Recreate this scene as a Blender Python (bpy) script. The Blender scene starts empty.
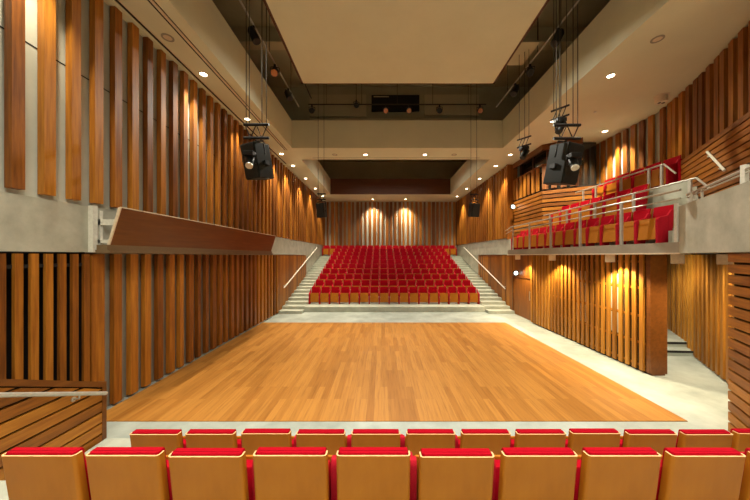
import bpy, bmesh, math, random
from mathutils import Vector, Matrix
random.seed(7)
PI = math.pi
scene = bpy.context.scene
COL = scene.collection

# ------------------------------------------------------------------ materials
def new_mat(name):
    m = bpy.data.materials.new(name); m.use_nodes = True
    nt = m.node_tree; nt.nodes.clear()
    out = nt.nodes.new('ShaderNodeOutputMaterial')
    b = nt.nodes.new('ShaderNodeBsdfPrincipled')
    nt.links.new(b.outputs[0], out.inputs[0])
    return m, nt, b

def ramp(nt, stops):
    r = nt.nodes.new('ShaderNodeValToRGB')
    els = r.color_ramp.elements
    while len(els) < len(stops): els.new(0.5)
    for e, (p, c) in zip(els, stops):
        e.position = p; e.color = (*c, 1)
    return r

def coords(nt, scale):
    tc = nt.nodes.new('ShaderNodeTexCoord')
    mp = nt.nodes.new('ShaderNodeMapping')
    mp.inputs['Scale'].default_value = scale
    nt.links.new(tc.outputs['Object'], mp.inputs['Vector'])
    return mp

def wood(name, c_dark, c_mid, c_light, grain=(22, 22, 1.2), rough=0.45, spread=0.5, spec=0.4):
    """boards: every board (mesh island) its own tone, with long grain and small light flecks"""
    m, nt, b = new_mat(name)
    g = nt.nodes.new('ShaderNodeNewGeometry')
    mp = coords(nt, grain)
    off = nt.nodes.new('ShaderNodeVectorMath'); off.operation = 'MULTIPLY_ADD'
    cx = nt.nodes.new('ShaderNodeCombineXYZ')
    for i in range(3): nt.links.new(g.outputs['Random Per Island'], cx.inputs[i])
    off.inputs[1].default_value = (37, 53, 71)
    nt.links.new(cx.outputs[0], off.inputs[0]); nt.links.new(mp.outputs[0], off.inputs[2])
    n = nt.nodes.new('ShaderNodeTexNoise'); n.inputs['Scale'].default_value = 1.0
    n.inputs['Detail'].default_value = 6; n.inputs['Roughness'].default_value = 0.62
    nt.links.new(off.outputs[0], n.inputs['Vector'])
    mx = nt.nodes.new('ShaderNodeMath'); mx.operation = 'MULTIPLY_ADD'
    nt.links.new(g.outputs['Random Per Island'], mx.inputs[0]); mx.inputs[1].default_value = spread
    ad = nt.nodes.new('ShaderNodeMath'); ad.operation = 'MULTIPLY_ADD'
    nt.links.new(n.outputs['Fac'], ad.inputs[0]); ad.inputs[1].default_value = 1.1
    ad.inputs[2].default_value = -0.05 - spread * 0.5
    nt.links.new(ad.outputs[0], mx.inputs[2])
    r = ramp(nt, [(0.15, c_dark), (0.5, c_mid), (0.9, c_light)])
    nt.links.new(mx.outputs[0], r.inputs[0])
    nt.links.new(r.outputs[0], b.inputs['Base Color'])
    b.inputs['Roughness'].default_value = rough
    b.inputs['Specular IOR Level'].default_value = spec
    bp = nt.nodes.new('ShaderNodeBump'); bp.inputs['Strength'].default_value = 0.12; bp.inputs['Distance'].default_value = 0.004
    nt.links.new(n.outputs['Fac'], bp.inputs['Height']); nt.links.new(bp.outputs[0], b.inputs['Normal'])
    return m

def mottled(name, c1, c2, scale=1.2, rough=0.8, detail=7, spec=0.3, bump=0.08):
    m, nt, b = new_mat(name)
    mp = coords(nt, (1, 1, 1))
    n = nt.nodes.new('ShaderNodeTexNoise'); n.inputs['Scale'].default_value = scale
    n.inputs['Detail'].default_value = detail; n.inputs['Roughness'].default_value = 0.65
    nt.links.new(mp.outputs[0], n.inputs['Vector'])
    r = ramp(nt, [(0.3, c1), (0.72, c2)])
    nt.links.new(n.outputs['Fac'], r.inputs[0]); nt.links.new(r.outputs[0], b.inputs['Base Color'])
    b.inputs['Roughness'].default_value = rough; b.inputs['Specular IOR Level'].default_value = spec
    if bump:
        bp = nt.nodes.new('ShaderNodeBump'); bp.inputs['Strength'].default_value = bump; bp.inputs['Distance'].default_value = 0.01
        nt.links.new(n.outputs['Fac'], bp.inputs['Height']); nt.links.new(bp.outputs[0], b.inputs['Normal'])
    return m

def plain(name, c, rough=0.5, metal=0.0, spec=0.4):
    m, nt, b = new_mat(name)
    mp = coords(nt, (9, 9, 9))
    n = nt.nodes.new('ShaderNodeTexNoise'); n.inputs['Scale'].default_value = 3
    nt.links.new(mp.outputs[0], n.inputs['Vector'])
    r = ramp(nt, [(0.3, tuple(x * 0.92 for x in c)), (0.7, tuple(min(1, x * 1.06) for x in c))])
    nt.links.new(n.outputs['Fac'], r.inputs[0]); nt.links.new(r.outputs[0], b.inputs['Base Color'])
    b.inputs['Roughness'].default_value = rough; b.inputs['Metallic'].default_value = metal
    b.inputs['Specular IOR Level'].default_value = spec
    return m

def fabric(name, c):
    m, nt, b = new_mat(name)
    mp = coords(nt, (220, 220, 220))
    n = nt.nodes.new('ShaderNodeTexNoise'); n.inputs['Scale'].default_value = 1.0; n.inputs['Detail'].default_value = 3
    nt.links.new(mp.outputs[0], n.inputs['Vector'])
    r = ramp(nt, [(0.3, tuple(x * 0.8 for x in c)), (0.7, tuple(min(1, x * 1.15) for x in c))])
    nt.links.new(n.outputs['Fac'], r.inputs[0]); nt.links.new(r.outputs[0], b.inputs['Base Color'])
    b.inputs['Roughness'].default_value = 0.85; b.inputs['Specular IOR Level'].default_value = 0.08
    b.inputs['Sheen Weight'].default_value = 0.0
    return m

def emit(name, c, s):
    m, nt, b = new_mat(name)
    b.inputs['Base Color'].default_value = (*c, 1)
    b.inputs['Emission Color'].default_value = (*c, 1); b.inputs['Emission Strength'].default_value = s
    return m

def stage_boards():
    m, nt, b = new_mat('stage_boards')
    tc = nt.nodes.new('ShaderNodeTexCoord')
    mp = nt.nodes.new('ShaderNodeMapping'); mp.inputs['Rotation'].default_value = (0, 0, PI / 2)
    nt.links.new(tc.outputs['Object'], mp.inputs['Vector'])
    def brick(c1, c2, mortar, bias=0.0, off=0.37):
        br = nt.nodes.new('ShaderNodeTexBrick')
        br.offset = off; br.offset_frequency = 2
        br.inputs['Color1'].default_value = (*c1, 1); br.inputs['Color2'].default_value = (*c2, 1)
        br.inputs['Mortar'].default_value = (*mortar, 1)
        br.inputs['Scale'].default_value = 1.0; br.inputs['Mortar Size'].default_value = 0.0012
        br.inputs['Mortar Smooth'].default_value = 0.4
        br.inputs['Bias'].default_value = bias
        br.inputs['Brick Width'].default_value = 1.35; br.inputs['Row Height'].default_value = 0.13
        nt.links.new(mp.outputs[0], br.inputs['Vector'])
        return br
    br = brick(BOARD_A, BOARD_B, BOARD_M, 0.25)
    mp2 = nt.nodes.new('ShaderNodeMapping'); mp2.inputs['Scale'].default_value = (26, 1.3, 1)
    nt.links.new(tc.outputs['Object'], mp2.inputs['Vector'])
    n = nt.nodes.new('ShaderNodeTexNoise'); n.inputs['Scale'].default_value = 1; n.inputs['Detail'].default_value = 7
    n.inputs['Roughness'].default_value = 0.6
    nt.links.new(mp2.outputs[0], n.inputs['Vector'])
    r = ramp(nt, [(0.25, (0.62, 0.55, 0.5)), (0.5, (1, 1, 1)), (0.8, (1.18, 1.16, 1.1))])
    nt.links.new(n.outputs['Fac'], r.inputs[0])
    mx = nt.nodes.new('ShaderNodeMix'); mx.data_type = 'RGBA'; mx.blend_type = 'MULTIPLY'; mx.inputs[0].default_value = 0.8
    nt.links.new(br.outputs['Color'], mx.inputs[6]); nt.links.new(r.outputs[0], mx.inputs[7])
    nt.links.new(mx.outputs[2], b.inputs['Base Color'])
    b.inputs['Roughness'].default_value = 0.42; b.inputs['Specular IOR Level'].default_value = 0.3
    return m
BOARD_A = (0.31, 0.12, 0.019); BOARD_B = (0.47, 0.21, 0.042); BOARD_M = (0.24, 0.10, 0.022)

M = {}
M['slat'] = wood('slat_timber', (0.115, 0.033, 0.004), (0.275, 0.090, 0.0085), (0.50, 0.20, 0.022))
M['slat_warm'] = wood('pale_slat_timber', (0.18, 0.066, 0.006), (0.37, 0.145, 0.014), (0.56, 0.25, 0.03))
M['batten'] = wood('batten_timber', (0.14, 0.043, 0.004), (0.31, 0.105, 0.009), (0.50, 0.20, 0.02), grain=(2, 2, 26))
M['panel'] = wood('dark_panel_timber', (0.09, 0.028, 0.005), (0.145, 0.047, 0.008), (0.21, 0.074, 0.012), grain=(14, 1.0, 14), spread=0.05, rough=0.35)
M['redwood'] = wood('red_brown_board', (0.06, 0.018, 0.007), (0.09, 0.028, 0.009), (0.13, 0.044, 0.015), grain=(1, 14, 14), spread=0.1)
M['ply'] = wood('seat_plywood', (0.34, 0.112, 0.006), (0.43, 0.147, 0.009), (0.50, 0.185, 0.014), grain=(5, 5, 1.5), spread=0.02, rough=0.5, spec=0.2)
M['ply_edge'] = plain('plywood_edge', (0.80, 0.47, 0.22), 0.5)
M['red'] = fabric('red_upholstery', (0.37, 0.0018, 0.011))
M['red_arm'] = fabric('red_arm_fabric', (0.45, 0.012, 0.026))
M['concrete'] = mottled('cast_concrete', (0.33, 0.33, 0.265), (0.52, 0.515, 0.43), 2.0)
M['concrete_floor'] = mottled('polished_concrete', (0.27, 0.31, 0.285), (0.52, 0.575, 0.53), 1.0, rough=0.45, spec=0.4, bump=0.02)
M['step'] = mottled('concrete_step', (0.36, 0.38, 0.32), (0.54, 0.56, 0.48), 2.2)
M['slab'] = mottled('slab_edge_concrete', (0.26, 0.23, 0.18), (0.36, 0.32, 0.25), 1.4)
M['pale'] = mottled('pale_wall_panel', (0.44, 0.45, 0.39), (0.55, 0.56, 0.49), 1.2)
M['ceiling'] = mottled('cream_plaster', (0.65, 0.625, 0.455), (0.71, 0.685, 0.50), 0.8, rough=0.9, bump=0.02)
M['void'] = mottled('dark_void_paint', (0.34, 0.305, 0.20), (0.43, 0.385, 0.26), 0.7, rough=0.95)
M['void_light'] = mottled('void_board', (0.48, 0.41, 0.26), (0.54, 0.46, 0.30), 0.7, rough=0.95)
M['black'] = plain('black_paint', (0.012, 0.012, 0.012), 0.5)
M['blackgap'] = plain('black_gap', (0.015, 0.012, 0.01), 0.9)
M['speaker'] = plain('speaker_black', (0.012, 0.014, 0.012), 0.45, 0, .25)
M['grille'] = plain('grille_black', (0.016, 0.019, 0.018), 0.7)
M['steel'] = plain('brushed_steel', (0.55, 0.54, 0.48), 0.38, 0.55)
M['whitesteel'] = plain('pale_painted_steel', (0.66, 0.64, 0.56), 0.45)
M['cable'] = plain('steel_cable', (0.05, 0.04, 0.025), 0.7)
M['lip'] = plain('channel_bronze', (0.17, 0.11, 0.055), 0.5)
M['cream'] = plain('cream_metal', (0.70, 0.58, 0.42), 0.5)
M['lens'] = emit('downlight_lens', (1.0, 0.86, 0.62), 14)
M['offlens'] = plain('unlit_lens', (0.68, 0.55, 0.38), 0.5)
M['exit'] = emit('exit_glow', (0.80, 1.0, 0.97), 3.2)
M['gel'] = plain('amber_lens', (0.70, 0.22, 0.03), 0.25, 0.0, 0.8)
M['greenwash'] = plain('dark_lens', (0.02, 0.015, 0.012), 0.6)
M['glass'] = plain('dark_booth_glass', (0.02, 0.02, 0.018), 0.08, 0.0, 0.7)
M['nosing'] = plain('black_nosing', (0.012, 0.012, 0.012), 0.8)
M['stage'] = stage_boards()

# ------------------------------------------------------------------ mesh builder
class MB:
    def __init__(s): s.v = []; s.f = []; s.m = []
    def add(s, vs, fs, mi=0):
        o = len(s.v); s.v += [tuple(p) for p in vs]
        s.f += [tuple(i + o for i in f) for f in fs]; s.m += [mi] * len(fs)
    def box(s, x0, x1, y0, y1, z0, z1, mi=0, T=None):
        vs = [Vector((x, y, z)) for z in (z0, z1) for y in (y0, y1) for x in (x0, x1)]
        if T: vs = [T @ p for p in vs]
        s.add(vs, [(0, 2, 3, 1), (4, 5, 7, 6), (0, 1, 5, 4), (1, 3, 7, 5), (3, 2, 6, 7), (2, 0, 4, 6)], mi)
    def prism(s, poly, z0, z1, mi=0):
        n = len(poly)
        a = sum(poly[i][0] * poly[(i + 1) % n][1] - poly[(i + 1) % n][0] * poly[i][1] for i in range(n))
        if a < 0: poly = poly[::-1]
        vs = [(x, y, z0) for x, y in poly] + [(x, y, z1) for x, y in poly]
        fs = [tuple(range(n))[::-1], tuple(range(n, 2 * n))] + [(i, (i + 1) % n, n + (i + 1) % n, n + i) for i in range(n)]
        s.add(vs, fs, mi)
    def prism_x(s, poly, x0, x1, mi=0):
        """poly in (y, z), extruded along x"""
        n = len(poly)
        a = sum(poly[i][0] * poly[(i + 1) % n][1] - poly[(i + 1) % n][0] * poly[i][1] for i in range(n))
        if a < 0: poly = poly[::-1]
        vs = [(x0, y, z) for y, z in poly] + [(x1, y, z) for y, z in poly]
        fs = [tuple(range(n))[::-1], tuple(range(n, 2 * n))] + [(i, (i + 1) % n, n + (i + 1) % n, n + i) for i in range(n)]
        s.add(vs, fs, mi)
    def prism_y(s, poly, y0, y1, mi=0):
        """poly in (x, z), extruded along y"""
        n = len(poly)
        a = sum(poly[i][0] * poly[(i + 1) % n][1] - poly[(i + 1) % n][0] * poly[i][1] for i in range(n))
        if a > 0: poly = poly[::-1]
        vs = [(x, y0, z) for x, z in poly] + [(x, y1, z) for x, z in poly]
        fs = [tuple(range(n))[::-1], tuple(range(n, 2 * n))] + [(i, (i + 1) % n, n + (i + 1) % n, n + i) for i in range(n)]
        s.add(vs, fs, mi)
    def tube(s, p, q, r, n=10, mi=0, r2=None):
        p = Vector(p); q = Vector(q); d = (q - p).normalized()
        a = d.cross(Vector((0, 0, 1)))
        if a.length < 1e-4: a = Vector((1, 0, 0))
        a.normalize(); b = d.cross(a)
        r2 = r if r2 is None else r2
        vs = []
        for c, rr in ((p, r), (q, r2)):
            for i in range(n):
                t = 2 * PI * i / n
                vs.append(c + a * math.cos(t) * rr + b * math.sin(t) * rr)
        fs = [(i, (i + 1) % n, n + (i + 1) % n, n + i) for i in range(n)]
        fs += [tuple(range(n))[::-1], tuple(range(n, 2 * n))]
        s.add(vs, fs, mi)
    def path(s, pts, r, n=8, mi=0):
        for a, b in zip(pts, pts[1:]): s.tube(a, b, r, n, mi)
    def ring(s, c, r0, r1, h, n=28, mi=0):
        """flat annulus with thickness h hanging below c"""
        vs = []
        for z in (c[2], c[2] - h):
            for r in (r0, r1):
                for i in range(n):
                    t = 2 * PI * i / n; vs.append((c[0] + r * math.cos(t), c[1] + r * math.sin(t), z))
        fs = []
        for i in range(n):
            j = (i + 1) % n
            fs += [(2 * n + i, 2 * n + j, 3 * n + j, 3 * n + i), (n + i, 3 * n + i, 3 * n + j, n + j), (i, j, 2 * n + j, 2 * n + i), (i, n + i, n + j, j)]
        s.add(vs, fs, mi)
    def mesh(s, name, mats, bevel=0, segs=2, smooth=False):
        me = bpy.data.meshes.new(name)
        me.from_pydata(s.v, [], s.f)
        for mt in (mats if isinstance(mats, (list, tuple)) else [mats]): me.materials.append(M[mt])
        me.polygons.foreach_set('material_index', s.m)
        bm = bmesh.new(); bm.from_mesh(me)
        bmesh.ops.recalc_face_normals(bm, faces=bm.faces)
        if bevel:
            es = [e for e in bm.edges if len(e.link_faces) == 2 and e.calc_face_angle(0) > 0.5]
            bmesh.ops.bevel(bm, geom=es, offset=bevel, segments=segs, affect='EDGES', profile=0.5, clamp_overlap=True)
        bm.to_mesh(me); bm.free()
        if smooth:
            me.polygons.foreach_set('use_smooth', [True] * len(me.polygons))
            me.set_sharp_from_angle(angle=math.radians(40))
        me.update()
        return me
    def build(s, name, mats, parent=None, **k):
        o = bpy.data.objects.new(name, s.mesh(name, mats, **k)); COL.objects.link(o)
        if parent: o.parent = parent
        return o

def tag(o, label, cat, group=None):
    o['label'] = label; o['category'] = cat
    if group: o['group'] = group
    return o
def empty(name, loc, label, cat, group=None, rz=0):
    o = bpy.data.objects.new(name, None); COL.objects.link(o)
    o.empty_display_size = 0.1
    o.location = loc; o.rotation_euler = (0, 0, rz)
    return tag(o, label, cat, group)
def local(mb, loc):
    """shift world-built vertices so that they sit under an empty at loc"""
    mb.v = [(x - loc[0], y - loc[1], z - loc[2]) for x, y, z in mb.v]; return mb
def struct(o, label=None):
    o['kind'] = 'structure'
    if label: o['label'] = label
    return o
def copy_tree(o, parent=None):
    c = o.copy(); COL.objects.link(c)
    if parent: c.parent = parent
    for ch in list(o.children): copy_tree(ch, c)
    return c
def bx(*a, **k):
    m = MB(); m.box(*a, **k); return m

ZC = 7.34       # underside of the lower ceiling
ZS = 2.83       # underside of side galleries
XM = 0.67       # centre line of the hall
YB = 23.7      # back wall

# ------------------------------------------------------------------ floors
mb = MB(); mb.box(-7, 13, -3, 24.6, -0.3, 0.0)
struct(mb.build('floor', 'concrete_floor'), 'pale polished concrete floor around the timber stage')
mb = MB(); mb.box(-4.9, 5.12, 4.678, 11.58, 0.0, 0.012)
struct(mb.build('floor_stage', 'stage'), 'honey coloured timber stage floor boards running away from the viewer')

# far seating terrace
def yf(k): return 13.78 if k == 0 else 15.07 + 0.917 * (k - 1)
def zf(k): return 0.25 + 0.28 * k
poly = [(13.78, 0.0)]
for k in range(10):
    if k: poly.append((yf(k), zf(k - 1)))
    poly.append((yf(k), zf(k)))
poly += [(YB, zf(9)), (YB, 0.0)]
mb = MB(); mb.prism_x(poly, -3.79, 5.13)
terr = struct(mb.build('floor_far_terrace', 'step'), 'stepped concrete terrace under the far seat block')
def aisle(x0, x1, name, label):
    m = MB(); n = 20; r = zf(9) / n
    pl = [(13.35, 0.0)]
    for i in range(n):
        y = 13.35 + 0.4763 * i
        if i: pl.append((y, r * i))
        pl.append((y, r * (i + 1)))
    pl += [(YB, zf(9)), (YB, 0.0)]
    m.prism_x(pl, x0, x1)
    return struct(m.build(name, 'step'), label)
aisle(-4.93, -3.79, 'floor_left_steps', 'grey concrete aisle steps left of the far seats')
aisle(5.13, 6.36, 'floor_right_steps', 'grey concrete aisle steps right of the far seats')

# near terrace, seats with their backs to the viewer
def xr(y): return 2.50 + 0.6 * y            # slanted line of the right balustrade
NP = [(2.60, 3.87, 0.25), (1.70, 2.60, 0.684), (0.84, 1.70, 1.09), (-0.1, 0.84, 1.40), (-3.0, -0.1, 1.40)]
mb = MB()
for y0, y1, z in NP:
    mb.prism([(-3.80, y0), (xr(y0) - 0.02, y0), (xr(y1) - 0.02, y1), (-3.80, y1)], 0.0, z)
struct(mb.build('floor_near_terrace', 'step'), 'concrete terrace under the two nearest seat rows')

# ------------------------------------------------------------------ slat helper
def slats_along(mb, p0, p1, z0, z1, pitch, width, depth, side, start=0.0, rnd=0.0, standoff=0.0, mi=0):
    """vertical slats on the line p0->p1 (their back faces), standing out to `side` (+1 left of the line)"""
    a = Vector((p0[0], p0[1], 0)); b = Vector((p1[0], p1[1], 0)); d = b - a; L = d.length; d.normalize()
    nrm = Vector((-d.y, d.x, 0)) * side
    t = start
    while t + width <= L + 1e-6:
        q = a + d * t + nrm * standoff
        w = width + random.uniform(-rnd, rnd)
        c = [q, q + d * w, q + d * w + nrm * depth, q + nrm * depth]
        mb.prism([(p.x, p.y) for p in c], z0, z1, mi)
        t += pitch
def battens_along(mb, p0, p1, z0, z1, pitch, h, depth, side, standoff=0.0, mi=0):
    a = Vector((p0[0], p0[1], 0)); b = Vector((p1[0], p1[1], 0)); d = (b - a).normalized()
    nrm = Vector((-d.y, d.x, 0)) * side
    z = z0
    while z + h <= z1 + 1e-6:
        c = [a + nrm * standoff, b + nrm * standoff, b + nrm * (standoff + depth), a + nrm * (standoff + depth)]
        mb.prism([(p.x, p.y) for p in c], z, z + h, mi)
        z += pitch
def slab_line(mb, p0, p1, z0, z1, t, side, mi=0):
    a = Vector((p0[0], p0[1], 0)); b = Vector((p1[0], p1[1], 0)); d = (b - a).normalized()
    nrm = Vector((-d.y, d.x, 0)) * side
    c = [a, b, b + nrm * t, a + nrm * t]
    mb.prism([(p.x, p.y) for p in c], z0, z1, mi)

# ------------------------------------------------------------------ left wall
mb = MB(); mb.box(-5.3, -4.955, -3, YB + .3, 3.55, 8.5)
wl = struct(mb.build('wall_left', 'pale'), 'upper left wall, pale panels behind tall vertical timber slats')
mb = MB()
y = 3.80 - 0.16 - 0.355 * 18
while y < YB - 0.25:
    dz = random.uniform(-0.03, 0.03)
    mb.box(-4.93, -4.83, y + .02, y + 0.16 + random.uniform(-.008, .008), 3.66 + dz * .3, 7.30)
    y += 0.355
mb.build('slat_cladding', 'slat', wl)
mb = MB()
for z in (5.74,): mb.box(-4.956, -4.952, -3, YB, z, z + 0.022)
mb.build('panel_joint', 'blackgap', wl)
# concrete parapet
mb = MB(); mb.box(-5.35, -4.9, -3, YB, 2.83, 3.60)
struct(mb.build('wall_left_parapet', 'concrete'), 'grey concrete band along the left wall at balcony height')
mb = MB(); mb.box(-5.35, -4.94, 18.2, YB, 0.0, 2.83)
struct(mb.build('wall_left_stair', 'concrete'), 'bare concrete wall beside the top of the left aisle steps')
mb = MB(); mb.box(-5.5, -5.03, 4.72, 18.2, 0.0, 2.83); mb.box(-6.2, -5.9, -3, 4.72, 0, 2.83, 1); mb.box(-5.9, -5.0, 4.70, 4.72, 0, 2.83, 1)
wll = struct(mb.build('wall_left_lower', ['slab', 'blackgap']), 'lower left wall of vertical timber slats beside the stage')
mb = MB()
y = 4.74
mb.box(-4.98, -4.9, y, y + 0.22, 0.06, 2.80); y += 0.40
while y < 12.9:
    w = random.choice((0.13, 0.15, 0.17))
    mb.box(-4.99, -4.9, y, y + w, 0.05, 2.80); y += 0.335
while y < 18.15:
    mb.box(-4.97, -4.9, y, y + 0.155, 0.05, 2.80); y += 0.165
y = 4.62
while y > 0:
    mb.box(-4.945, -4.9, y, y + 0.088, 0.05, 2.80); y -= 0.175
mb.build('slat_cladding', 'slat', wll)
mb = MB()
for z in (0.1, 2.6): mb.box(-5.0, -4.94, 0, 4.74, z, z + 0.05)
mb.build('batten', 'blackgap', wll)

# brown tilted reflector board on the left
P = empty('acoustic_reflector', (-4.9, 8.4, 2.82), 'long dark brown timber reflector board tilted along the left wall above the slats', 'panel')
mb = MB(); mb.prism_y([(-4.40, 3.58), (-4.43, 3.585), (-4.625, 2.965), (-4.60, 2.955)], 4.75, 11.68)
local(mb, P.location).build('board', 'panel', P)
mb = MB(); mb.prism_y([(-4.395, 3.582), (-4.397, 3.60), (-4.435, 3.602), (-4.432, 3.582)], 4.75, 11.68)
mb.prism_y([(-4.398, 3.59), (-4.44, 3.59), (-4.63, 2.96), (-4.596, 2.955)], 4.725, 4.75)
e = local(mb, P.location).build('edge_strip', 'cream', P)
mb = MB(); mb.box(-4.80, -4.56, 4.70, 11.8, 2.815, 2.87); mb.box(-4.78, -4.60, 4.70, 11.8, 2.87, 2.955)
local(mb, P.location).build('lower_channel', 'lip', P)
for y in (4.82, 7.1, 9.4, 11.55):
    mb = MB(); mb.box(-4.9, -4.50, y, y + .05, 3.30, 3.40); mb.box(-4.9, -4.63, y, y + 0.05, 2.99, 3.05)
    mb.box(-4.9, -4.84, y, y + .05, 2.9, 3.55)
    local(mb, P.location).build('mounting_bracket', 'whitesteel', P)
mb = MB(); mb.box(-4.9, -4.82, 4.68, 4.76, 2.83, 3.61)
tag(mb.build('steel_post', 'whitesteel'), 'pale upright post on the left concrete band, before the brown reflector', 'post')  # plain steel post on the concrete band, carries no guard rail

# ------------------------------------------------------------------ back wall
mb = MB(); mb.box(-5.3, 9, YB, YB + .3, 0, 8.5)
wb = struct(mb.build('wall_back', 'pale'), 'far wall with pale panels behind vertical timber slats')
mb = MB(); x = -4.95
while x < 6.35:
    w = random.choice((0.16, 0.2, 0.24))
    mb.box(x, x + w, YB - 0.13, YB - 0.04, 2.85, 7.30); x += 0.355
mb.build('slat_cladding', 'slat', wb)
# ------------------------------------------------------------------ right wall, far part
mb = MB(); mb.box(6.45, 6.75, 14.1, YB, 3.55, 8.5)
wr = struct(mb.build('wall_right', 'pale'), 'upper right wall beside the far seats, timber slats over pale panels')
mb = MB(); y = 14.2
while y < YB - .2:
    mb.box(6.30, 6.40, y, y + 0.2, 3.66, 7.30); y += 0.355
mb.box(6.29, 6.8, 13.98, 14.1, 3.6, 7.33)
mb.build('slat_cladding', 'slat', wr)
mb = MB(); mb.box(6.36, 6.75, 12.6, YB, 2.83, 3.60); mb.box(6.38, 6.75, 18.4, YB, 0, 2.83)
struct(mb.build('wall_right_parapet', 'concrete'), 'grey concrete band and stair wall at the far right')
mb = MB(); mb.box(6.55, 6.8, 11.5, 18.4, 0, 2.83)
wrl = struct(mb.build('wall_right_stair', 'blackgap'), 'smooth timber boarded wall beside the right aisle steps')
mb = MB(); y = 13.62
while y < 18.3:
    mb.box(6.38, 6.54, y, y + 0.155, 0.02, 2.80); y += 0.165
y = 11.6
while y < 13.5:
    mb.box(6.38, 6.54, y, y + 0.155, 1.80, 2.80); y += 0.165
mb.build('slat_cladding', 'slat', wrl)
D = bpy.data.objects.new('door_1', None); COL.objects.link(D); D.location = (6.4, 12.55, 0); struct(D, 'brown timber door in the lower right wall beside the aisle steps')
mb = MB(); mb.box(6.36, 6.42, 11.72, 13.45, 0.012, 1.74); local(mb, D.location).build('door_leaf', 'slat', D, bevel=.006)
mb = MB(); mb.box(6.33, 6.44, 11.62, 11.70, 0, 1.80); mb.box(6.33, 6.44, 13.47, 13.55, 0, 1.80); mb.box(6.33, 6.44, 11.62, 13.55, 1.76, 1.82)
local(mb, D.location).build('door_frame', 'panel', D)
mb = MB(); mb.tube((6.33, 11.95, 0.85), (6.33, 11.95, 1.25), 0.015); mb.tube((6.33, 11.95, 0.9), (6.37, 11.95, 0.9), 0.01); mb.tube((6.33, 11.95, 1.2), (6.37, 11.95, 1.2), 0.01)
local(mb, D.location).build('door_handle', 'steel', D)

# lower right slat screen beside the stage
mb = MB(); mb.box(6.236, 6.34, 6.6, 11.54, 0.0, 2.83)
wrs = struct(mb.build('wall_right_lower', 'blackgap'), 'lower right wall of close vertical timber slats beside the stage')
mb = MB(); y = 6.6
while y < 11.5:
    mb.box(6.17, 6.215, y, y + 0.105, 0.05, 2.80); y += 0.195
mb.build('slat_cladding', 'slat_warm', wrs)
mb = MB()
for y0, y1 in ((7.2, 7.68), (8.5, 8.95)):
    for z0, z1 in ((0.75, 1.28), (1.36, 1.95), (2.03, 2.3)):
        mb.box(6.228, 6.235, y0, y1, z0, z1)
mb.build('painted_lobby_light', 'pale', wrs)  # pale panels painted to stand in for the lit lobby behind
mb = MB()
for z in (0.12, 0.66, 1.30, 1.97, 2.6): mb.box(6.216, 6.235, 6.6, 11.5, z, z + 0.055)
mb.build('batten', 'slat', wrs)
mb = MB(); mb.box(6.21, 6.60, 6.46, 6.58, 0.04, 2.82); mb.box(6.25, 6.56, 6.47, 6.57, 0.0, 0.04)
struct(mb.build('trim_1', 'panel'), 'broad brown timber end panel closing the right slat wall')

# lobby wall behind, slanting away
LA, LB = (5.85, 3.5), (10.9, 11.12)
mb = MB(); slab_line(mb, (LA[0] + .14, LA[1] - .09), (LB[0] + .14, LB[1] - .09), 0, 2.83, 0.2, -1)
wlob = struct(mb.build('wall_lobby', 'blackgap'), 'slanting timber slat wall in the passage under the right gallery')
mb = MB(); slats_along(mb, LA, LB, 0.04, 2.80, 0.265, 0.125, 0.07, 1)
mb.build('slat_cladding', 'slat_warm', wlob)
mb = MB(); mb.prism([(6.9, 7.82), (8.62, 7.72), (10.0, 9.8), (6.9, 9.8)], 0, 0.14); mb.prism([(6.9, 8.17), (8.85, 8.05), (10.0, 9.8), (6.9, 9.8)], 0.14, 0.28)
mb.prism([(6.9, 7.81), (8.62, 7.71), (8.62, 7.74), (6.9, 7.84)], 0.09, 0.143, 1); mb.prism([(6.9, 8.16), (8.85, 8.04), (8.85, 8.07), (6.9, 8.19)], 0.225, 0.283, 1)
struct(mb.build('floor_lobby_steps', ['concrete_floor', 'nosing']), 'two pale steps with black nosings in the right passage')
mb = MB(); mb.box(6.34, 11, 11.5, 11.7, 0, 2.83)
struct(mb.build('wall_lobby_end', 'pale'), 'pale end wall of the right passage')

# ------------------------------------------------------------------ right gallery slab, parapet, tiers
mb = MB()
mb.prism([(5.60, 5.24), (5.60, 12.35), (6.36, 14.1), (11, 14.1), (11, 5.24)], ZS, 3.03, 0)
mb.prism([(5.60, 5.235), (xr(3.0) + 0.0, 3.0), (11, 3.0), (11, 5.235)], ZS, 3.03, 0)
mb.prism([(5.585, 5.24), (5.585, 12.36), (6.36, 14.15), (6.5, 14.1), (5.8, 12.3), (5.8, 5.24)], ZS - 0.03, ZS, 1)
gal = struct(mb.build('floor_gallery', ['slab', 'cream']), 'concrete slab edge of the right gallery')
mb = MB(); slab_line(mb, (5.60, 5.27), (xr(2.6), 2.6), ZS - 0.01, 3.70, 0.16, 1)
struct(mb.build('wall_gallery_parapet', 'concrete'), 'plain beige concrete parapet at the near end of the right gallery')
mb = MB()
mb.prism([(6.52, 5.3), (6.52, 11.45), (7.3, 10.95), (7.3, 6.5)], 3.03, 3.84)
mb.prism([(7.3, 6.45), (7.3, 10.95), (8.74, 10.05), (8.74, 8.9), (8.55, 8.2), (7.5, 6.75)], 3.03, 4.58)
for i, (a, b) in enumerate(((5.62, 6.0), (5.9, 6.3))):
    pass
mb.prism([(6.1, 5.35), (6.1, 5.95), (6.52, 5.95), (6.52, 5.35)], 3.03, 3.30); mb.prism([(6.3, 5.35), (6.3, 5.95), (6.52, 5.95), (6.52, 5.35)], 3.30, 3.57)
mb.prism([(6.9, 6.1), (6.9, 6.9), (7.3, 6.9), (7.3, 6.4)], 3.84, 4.09); mb.prism([(7.1, 6.3), (7.1, 6.9), (7.3, 6.9), (7.3, 6.4)], 4.09, 4.34)
struct(mb.build('floor_gallery_tiers', 'step'), 'pale concrete tiers and steps of the right gallery')

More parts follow.
